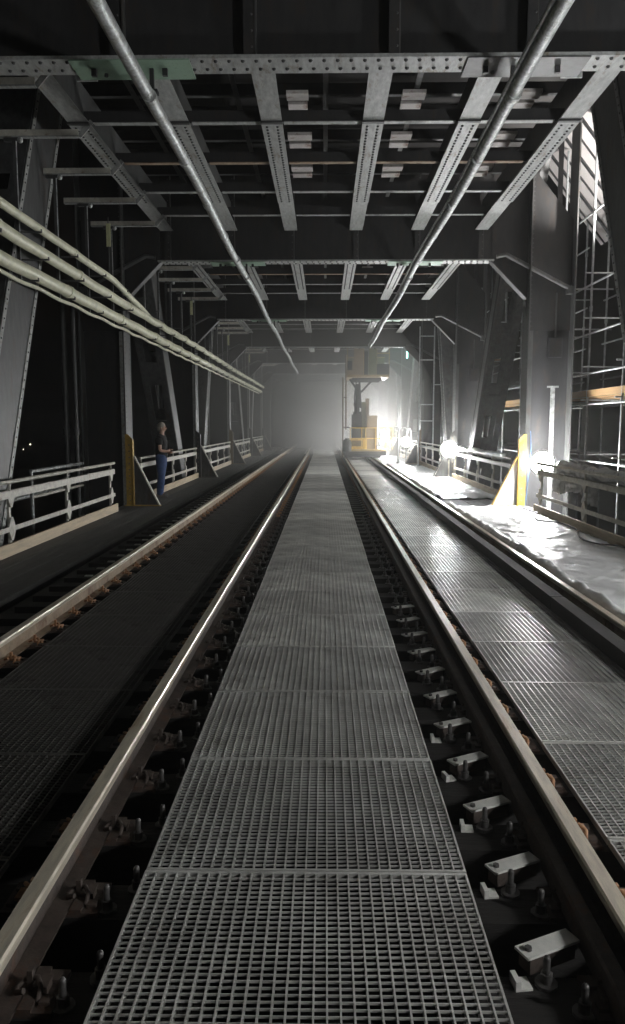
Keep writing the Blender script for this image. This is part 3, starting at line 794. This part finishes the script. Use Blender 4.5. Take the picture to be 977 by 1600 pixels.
# ladder frame standing inside (at x 655-680)
t = empty('ladder_scaffold', (4.05, 33.5, 0), 'tall ladder like scaffold frame standing on the right walkway before the machine', 'scaffold frame')
for x in (0, .62):
    m = MB(); m.tube([(x, 0, 0), (x, 0, 6.0)], .03, 8, SCAF); m.build('upright', t)
for z in (.9, 2.0, 2.7, 4.6, 5.6):
    m = MB(); m.tube([(0, 0, z), (.62, 0, z)], .024, 8, SCAF); m.build('rung', t)
m = MB(); m.tube([(.62, 0, 3.55), (1.5, 0, 3.55)], .022, 6, SCAF); m.build('side_arm', t)
for i, (x, y, h_) in enumerate(((3.5, 37.0, 1.55), (3.62, 38.0, 1.75), (3.95, 37.5, 1.7), (4.25, 38.2, 1.65))):
    m = MB(); m.tube([(0, 0, 0), (0, 0, h_-.1), (-.06, 0, h_), (-.16, 0, h_-.02), (-.2, 0, h_-.15)], .028, 8, SCAF); m.tube([(0, 0, 0), (0, 0, .06)], .07, 10, SCAF)
    o = m.build('hooked_pipe', loc=(x, y, 0)); tag(o, f'shiny upright hooked pipe right of the machine, {["leftmost", "second from left", "third from left", "rightmost"][i]} of the four', 'pipe', 'hooked pipes by the machine')

# sloping white sheeting over scaffold
def slope_panel(y0, y1, x0, z0, x1, z1, label, nb):
    t = empty('sheeting_roof', (x0, y0, z0), label, 'sheeting', 'white scaffold sheeting')
    m = MB(); L = y1-y0; dx, dz = x1-x0, z1-z0
    m.add([(0, 0, 0), (dx, 0, dz), (dx, L, dz), (0, L, 0), (0, 0, .03), (dx, 0, dz+.03), (dx, L, dz+.03), (0, L, .03)],
          [(0, 1, 2, 3), (7, 6, 5, 4), (0, 4, 5, 1), (1, 5, 6, 2), (2, 6, 7, 3), (3, 7, 4, 0)], PANELW)
    m.build('sheeting_panel', t)
    for i in range(nb):
        yy = L*(i+.5)/nb
        m = MB(); m.bar((0, yy, -.035), (dx, yy, dz-.035), .03 if i % 2 else .10, .04, BLACK); m.build('batten', t)
slope_panel(12.4, 22.0, 5.0, 10.0, 7.6, 6.75, 'white sheeting on dark battens sloping above the near right scaffold', 16)
t = empty('unseen_fill_light', (6.75, 16.6, 5.3), 'unseen flood light added to brighten the white sheeting from below', 'work light')  # unseen lamp added to brighten the sheeting
m = MB(); m.box(-.14, .14, -.05, .05, -.1, .08, BLACK); m.tube([(0, 0, -.1), (0, 0, -.3)], .02, 6, SCAF); m.build('unseen_fill_housing', t)
m = MB(); m.box(-.11, .11, -.04, .04, .082, .09, GLOBE); m.build('lamp_glass', t)
ld = bpy.data.lights.new('unseen_fill_lamp', 'SPOT'); ld.energy = 1300; ld.spot_size = R(150); ld.spot_blend = .4; ld.shadow_soft_size = .06; ld.color = (1, .96, .93)
lo = bpy.data.objects.new('lamp_light', ld); C.objects.link(lo); lo.parent = t; lo.location = (0, 0, .12); lo.rotation_euler = (R(180), 0, 0)

# ------------------------------------------------------------------ rail mounted lift machine
t = empty('rail_lift_machine', (1.95, 39.0, 0), 'yellow rail mounted lift with raised platform standing on the right track', 'rail vehicle')
def vb(name, x0, x1, y0, y1, z0, z1, mt, parent=t):
    m = MB(); m.box(x0-1.95, x1-1.95, y0, y1, z0, z1, mt); return m.build(name, parent)
m = MB(); m.box(-.95, 1.15, 0, 5.2, .28, .50, BLACK); m.box(-.8, .8, -.15, 0, .22, .42, BLACK); m.box(-.25, .05, -.35, -.15, .28, .38, BLACK)
for x in (-.85, .6): m.box(x, x+.3, .4, 1.5, .16, .279, BLACK)
m.build('chassis', t)
for x in (1.05, 2.56):
    for y in (.75, 4.2):
        m = MB(); m.tube([(x-1.95-.06, y, .37), (x-1.95+.06, y, .37)], .23, 20, BLACK); m.tube([(x-1.95-.075, y, .37), (x-1.95+.08, y, .37)], .07, 12, STEEL)
        m.build('rail_wheel', t)
m = MB(); m.box(-.72, 1.15, -.05, 5.2, .51, .60, OCHRE); m.build('deck', t)
o = vb('engine_box', 1.28, 2.12, .05, 1.3, .605, 1.15, YELLOW)
m = MB(); m.box(-.60, -.05, .045, .048, .75, 1.05, OCHRE)
for q in range(6): m.box(-.58, -.07, .03, .044, .78+q*.045, .80+q*.045, BLACK)
m.build('vent_grille', o)
vb('control_cabinet', 1.36, 1.86, .15, .9, 1.155, 2.35, STEEL_D)
o = vb('tool_cabinet', 2.13, 2.66, .4, 1.4, .605, 2.30, TAN)
m = MB(); m.box(.20, .69, .385, .398, .8, 2.2, TAN); m.box(.62, .65, .36, .384, 1.4, 1.6, BLACK); m.build('cabinet_door', o)
vb('lift_column', 1.87, 2.10, .9, 1.3, .605, 3.0, OLIVE)
vb('side_column', 2.12, 2.30, 1.5, 1.8, .605, 3.2, TAN)
m = MB(); m.tube([(-.30, .6, 2.3), (-.30, .6, 3.9)], .11, 12, BLACK); m.tube([(-.30, .6, 2.35), (-.30, .6, 2.5)], .22, 12, BLACK); m.tube([(-.30, .6, 2.8), (-.30, .6, 2.95)], .20, 12, BLACK); m.build('hydraulic_ram', t)
m = MB(); m.bar((-.12, .9, 2.7), (-.2, .9, 4.1), .10, .14, BLACK); m.bar((-.3, .7, 3.6), (-.7, .7, 4.15), .08, .1, BLACK); m.bar((-.1, .9, 3.5), (.5, .9, 4.15), .08, .1, BLACK); m.tube([(-.42, .55, 2.4), (-.46, .5, 3.2), (-.36, .5, 4.1)], .03, 8, BLACK)
m.box(-.6, .9, .5, .62, 4.05, 4.205, BLACK); m.box(-.6, .9, 1.9, 2.02, 4.05, 4.205, BLACK); m.build('platform_support', t)
pf = empty('lift_platform', (0, 0, 0)); pf.parent = t
m = MB(); m.box(-.85, 1.25, -.1, 3.0, 4.21, 4.32, OCHRE); m.build('platform_floor', pf)
for (a, b, mt, z1) in ((-.85, -.52, TAN, 5.0), (-.52, -.05, TAN, 5.72), (.22, .62, OLIVE, 5.72), (.62, 1.25, BLACK, 4.85)):
    m = MB(); m.box(a+.005, b-.005, -.1, -.06, 4.325, z1, mt); m.build('side_panel', pf)
m = MB(); m.box(-.83, -.60, -.115, -.101, 4.55, 5.0, BLACK); m.build('dark_opening', pf)
m = MB(); m.box(-.03, .2, .2, .24, 4.33, 5.5, BLACK); m.build('rear_door', pf)
for a in (-.85, -.05, .6, 1.22):
    m = MB(); m.box(a, a+.04, -.08, -.04, 4.33, 5.75, OCHRE); m.build('platform_post', pf)
m = MB(); m.box(-.85, 1.26, -.09, -.05, 5.73, 5.79, OCHRE); m.box(-.85, 1.26, 2.9, 2.95, 5.4, 5.45, OCHRE); m.box(.62, 1.22, -.09, -.05, 5.35, 5.40, OCHRE); m.build('platform_rail', pf)
m = MB(); m.box(-.80, 1.22, 2.9, 2.93, 4.33, 5.39, OLIVE); m.build('rear_panel', pf)
for z in (1.15, 1.68):
    m = MB(); m.tube([(-.68, -.02, z), (1.45, -.02, z)], .022, 8, YELLOW); m.build('guard_rail', t)
for x in (-.68, -.1, .1, .6, 1.1, 1.45):
    m = MB(); m.tube([(x, -.02, .6), (x, -.02, 1.68)], .02, 8, YELLOW); m.build('guard_post', t)
for x, z0, z1 in ((-1.05, .2, 4.2), (-.90, 1.6, 5.3)):
    m = MB(); m.tube([(x, .1, z0), (x, .1, z1)], .035, 8, TAN); m.build('side_pole', t)
m = MB(); m.bar((-1.0, .1, 3.2), (-.85, .1, 3.2), .05, .05, BLACK); m.bar((-1.0, .1, 1.7), (-.7, .1, 1.7), .05, .05, BLACK); m.build('pole_clamp', t)
m = MB(); m.tube([(-.84, -.1, .5), (-.84, -.1, .95), (-.84, -.1, 1.1)], .2, 12, BLACK, [.22, .24, .16]); m.tube([(-.84, -.1, 1.1), (-.84, -.1, 1.16)], .1, 10, BLACK); m.build('cable_reel', t)
m = MB(); m.tube([(.85, .1, .6), (.85, .1, 1.5), (1.0, .1, 1.75), (1.2, .1, 1.6), (1.2, .1, .9)], .05, 10, GALV); m.build('exhaust_hose', t)

# teal light tube on the far column
t = empty('teal_lamp', (4.35, 41.5, 6.2), 'small teal glowing tube lamp high on the right above the scaffold', 'lamp')
m = MB(); m.tube([(0, 0, -.85), (0, 0, .75)], .035, 8, TEALE); m.build('glow_tube', t)
m = MB(); m.box(-.06, .06, .04, .08, -1, .9, BLACK); m.tube([(-.9, .06, .85), (.1, .06, .85)], .03, 8, SCAF); m.build('tube_holder', t)
ld = bpy.data.lights.new('teal_light', 'POINT'); ld.energy = 45; ld.shadow_soft_size = .12; ld.color = (.45, 1, .9)
lo = bpy.data.objects.new('lamp_light', ld); C.objects.link(lo); lo.parent = t; lo.location = (-.2, -.25, 0)

# ------------------------------------------------------------------ person
def skin(name, verts, edges, radii, mt, parent, sub=2, root=0, loc=None):
    me = bpy.data.meshes.new(name); me.from_pydata(verts, edges, []); me.update()
    o = bpy.data.objects.new(name, me); C.objects.link(o)
    if parent: o.parent = parent
    md = o.modifiers.new('skin', 'SKIN'); md.use_smooth_shade = True
    if not me.skin_vertices: me.attributes  # layer is made by the modifier below
    ly = me.skin_vertices[0] if len(me.skin_vertices) else None
    if ly is None:
        import bmesh
        bm = bmesh.new(); bm.from_mesh(me); bm.verts.layers.skin.verify(); bm.to_mesh(me); bm.free()
        ly = me.skin_vertices[0]
    for i, r in enumerate(radii):
        ly.data[i].radius = (r, r) if not isinstance(r, tuple) else r
        ly.data[i].use_root = (i == root)
    s = o.modifiers.new('sub', 'SUBSURF'); s.levels = sub; s.render_levels = sub
    me.materials.append(mt)
    return o
pr = empty('person', (-4.18, 19.6, 0), 'grey haired person in black T-shirt and blue jeans standing on the left walkway', 'person')
pr.scale = (1.05, 1.05, 1.05)
# local frame: figure faces +x (towards the tracks), body's left side is +y
PV = [(0, 0, .95), (0.0, 0, 1.12), (.01, 0, 1.30), (.0, 0, 1.45), (.015, 0, 1.53), (.03, 0, 1.60), (.035, 0, 1.70),       # 0-6 pelvis..head
      (0, -.19, 1.42), (.02, -.23, 1.13), (.17, -.08, 1.10), (.20, .03, 1.14),                                      # 7-10 right arm folded
      (0, .19, 1.42), (.02, .23, 1.13), (.18, .10, 1.05), (.23, .0, 1.08),                                             # 11-14 left arm
      (0, -.10, .88), (.02, -.11, .50), (-.03, -.12, .09), (.12, -.13, .035),                                          # 15-18 right leg
      (0, .10, .88), (-.04, .12, .50), (-.10, .13, .09), (.05, .14, .035)]                                             # 19-22 left leg
PE = [(0, 1), (1, 2), (2, 3), (3, 4), (4, 5), (5, 6), (3, 7), (7, 8), (8, 9), (9, 10), (3, 11), (11, 12), (12, 13), (13, 14), (0, 15), (15, 16), (16, 17), (17, 18), (0, 19), (19, 20), (20, 21), (21, 22)]
PR = [(.12, .15), (.11, .14), (.12, .16), (.08, .10), .055, (.075, .065), (.088, .075), .055, .042, .034, .035, .055, .042, .034, .035, .085, .06, .04, .035, .085, .06, .04, .035]
body = skin('body', PV, PE, PR, SKIN, pr)
sv = [PV[i] for i in (0, 1, 2, 3, 7, 11)]; a = Vector(PV[7]); b = Vector(PV[8]); c = Vector(PV[11]); d = Vector(PV[12])
sv[0] = (0, 0, .82)
sv += [tuple(a.lerp(b, .6)), tuple(c.lerp(d, .6))]
sv[3] = (0, 0, 1.43); sv += [(.012, 0, 1.535)]
skin('t_shirt', sv, [(0, 1), (1, 2), (2, 3), (3, 4), (3, 5), (4, 6), (5, 7), (3, 8)], [(.16, .20), (.155, .19), (.155, .20), (.12, .14), .09, .09, .072, .072, .075], SHIRT, pr)
skin('jeans', [(0, 0, 1.12), (0, 0, .92), (0, -.11, .82), (.02, -.12, .50), (-.03, -.13, .02), (0, .11, .82), (-.04, .13, .50), (-.10, .14, .02)],
     [(0, 1), (1, 2), (2, 3), (3, 4), (1, 5), (5, 6), (6, 7)], [(.15, .185), (.155, .19), .125, .098, .085, .125, .098, .085], JEANS, pr)
for x, y in ((-.05, -.12), (-.12, .13)):
    m = MB(); m.sphere((x+.08, y, .045), .1, SHOE, 14, 8, (1.4, .5, .48)); m.box(x-.05, x+.2, y-.042, y+.042, .001, .022, SHOE); m.build('shoe', pr)
m = MB(); m.sphere((.012, 0, 1.715), .098, HAIR, 16, 10, (1.03, .86, 1.0))
m.sphere((-.022, 0, 1.665), .088, HAIR, 14, 8, (.85, .88, 1.0)); m.build('hair', pr)
m = MB(); m.sphere((.055, 0, 1.665), .083, SKIN, 16, 10, (.85, .80, 1.15)); m.sphere((.135, 0, 1.655), .016, SKIN, 8, 6, (1, .8, 1.5))
for s in (-1, 1): m.sphere((.02, s*.083, 1.66), .024, SKIN, 8, 6, (.8, .35, 1.3))
for s in (-1, 1): m.sphere((.121, s*.032, 1.685), .010, EYE, 8, 6)
m.sphere((.122, 0, 1.615), .016, CLIP, 8, 6, (.6, 1.5, .35)); m.build('face', pr)
def hand(w0, d, lab, s):
    w0 = Vector(w0); d = Vector(d).normalized(); side = Vector((-d.y, d.x, 0)); V = [tuple(w0), tuple(w0+d*.07)]; E = [(0, 1)]; RR = [(.026, .020), (.036, .018)]
    for i in range(4):
        o_ = side*(-.03+.02*i); L = (.06, .075, .07, .055)[i]; k = len(V)
        V += [tuple(w0+d*.075+o_), tuple(w0+d*(.085+L*.5)+o_+Vector((0, 0, -.012))), tuple(w0+d*(.085+L*.8)+o_+Vector((0, 0, -.035)))]
        E += [(1, k), (k, k+1), (k+1, k+2)]; RR += [.010, .009, .008]
    k = len(V); V += [tuple(w0+d*.03+side*s*.045), tuple(w0+d*.06+side*s*.06)]; E += [(0, k), (k, k+1)]; RR += [.011, .009]
    return skin(lab, V, E, RR, SKIN, pr, 1)
hand(PV[10], (.2, .9, .1), 'hand', 1); hand(PV[14], (.2, -.9, .1), 'hand', -1)

# ------------------------------------------------------------------ haze
def volume(name, dens, col, aniso):
    m = bpy.data.materials.new(name); m.use_nodes = True; n = m.node_tree.nodes; n.clear()
    v = n.new('ShaderNodeVolumePrincipled'); v.inputs['Density'].default_value = dens; v.inputs['Color'].default_value = (*col, 1); v.inputs['Anisotropy'].default_value = aniso
    o = n.new('ShaderNodeOutputMaterial'); m.node_tree.links.new(v.outputs[0], o.inputs['Volume'])
    return m
hz = volume('haze_air', HAZE, (.90, .90, .86), .6)
m = MB(); m.box(-1510, 1510, -310, 1510, -23, 20, hz); o = m.build('haze'); tag(o, kind='stuff'); o.display_type = 'WIRE'
ds = volume('dust_air', DUST, (.93, .92, .89), .3)
n_ = ds.node_tree.nodes; l_ = ds.node_tree.links
tc_ = n_.new('ShaderNodeTexCoord'); ln_ = n_.new('ShaderNodeVectorMath'); ln_.operation = 'LENGTH'; l_.new(tc_.outputs['Object'], ln_.inputs[0])
mr_ = n_.new('ShaderNodeMapRange'); mr_.interpolation_type = 'SMOOTHSTEP'; mr_.inputs[1].default_value = .15; mr_.inputs[2].default_value = 1; mr_.inputs[3].default_value = 1; mr_.inputs[4].default_value = 0
l_.new(ln_.outputs['Value'], mr_.inputs[0])
nz_ = n_.new('ShaderNodeTexNoise'); nz_.inputs['Scale'].default_value = 2.2; nz_.inputs['Detail'].default_value = 3; l_.new(tc_.outputs['Object'], nz_.inputs['Vector'])
m2_ = n_.new('ShaderNodeMapRange'); m2_.inputs[1].default_value = .35; m2_.inputs[2].default_value = .65; m2_.inputs[3].default_value = .3; m2_.inputs[4].default_value = 1.7; l_.new(nz_.outputs[0], m2_.inputs[0])
mu_ = n_.new('ShaderNodeMath'); mu_.operation = 'MULTIPLY'; l_.new(mr_.outputs[0], mu_.inputs[0]); l_.new(m2_.outputs[0], mu_.inputs[1])
mv_ = n_.new('ShaderNodeMath'); mv_.operation = 'MULTIPLY'; mv_.inputs[1].default_value = DUST; l_.new(mu_.outputs[0], mv_.inputs[0])
l_.new(mv_.outputs[0], [q for q in n_ if q.type == 'PRINCIPLED_VOLUME'][0].inputs['Density'])
m = MB(); m.sphere((0, 0, 0), 1, ds, 32, 16)
o = m.build('dust_cloud', loc=(1.2, 55, 2.2)); o.scale = (6.5, 16, 6); tag(o, kind='stuff')
d2 = volume('thin_dust_air', .020, (.92, .91, .86), .4)
m = MB(); m.sphere((0, 0, 0), 1, d2, 32, 16)
o = m.build('thin_dust', loc=(-.8, 53, 2.8)); o.scale = (7, 31, 5.8); tag(o, kind='stuff')
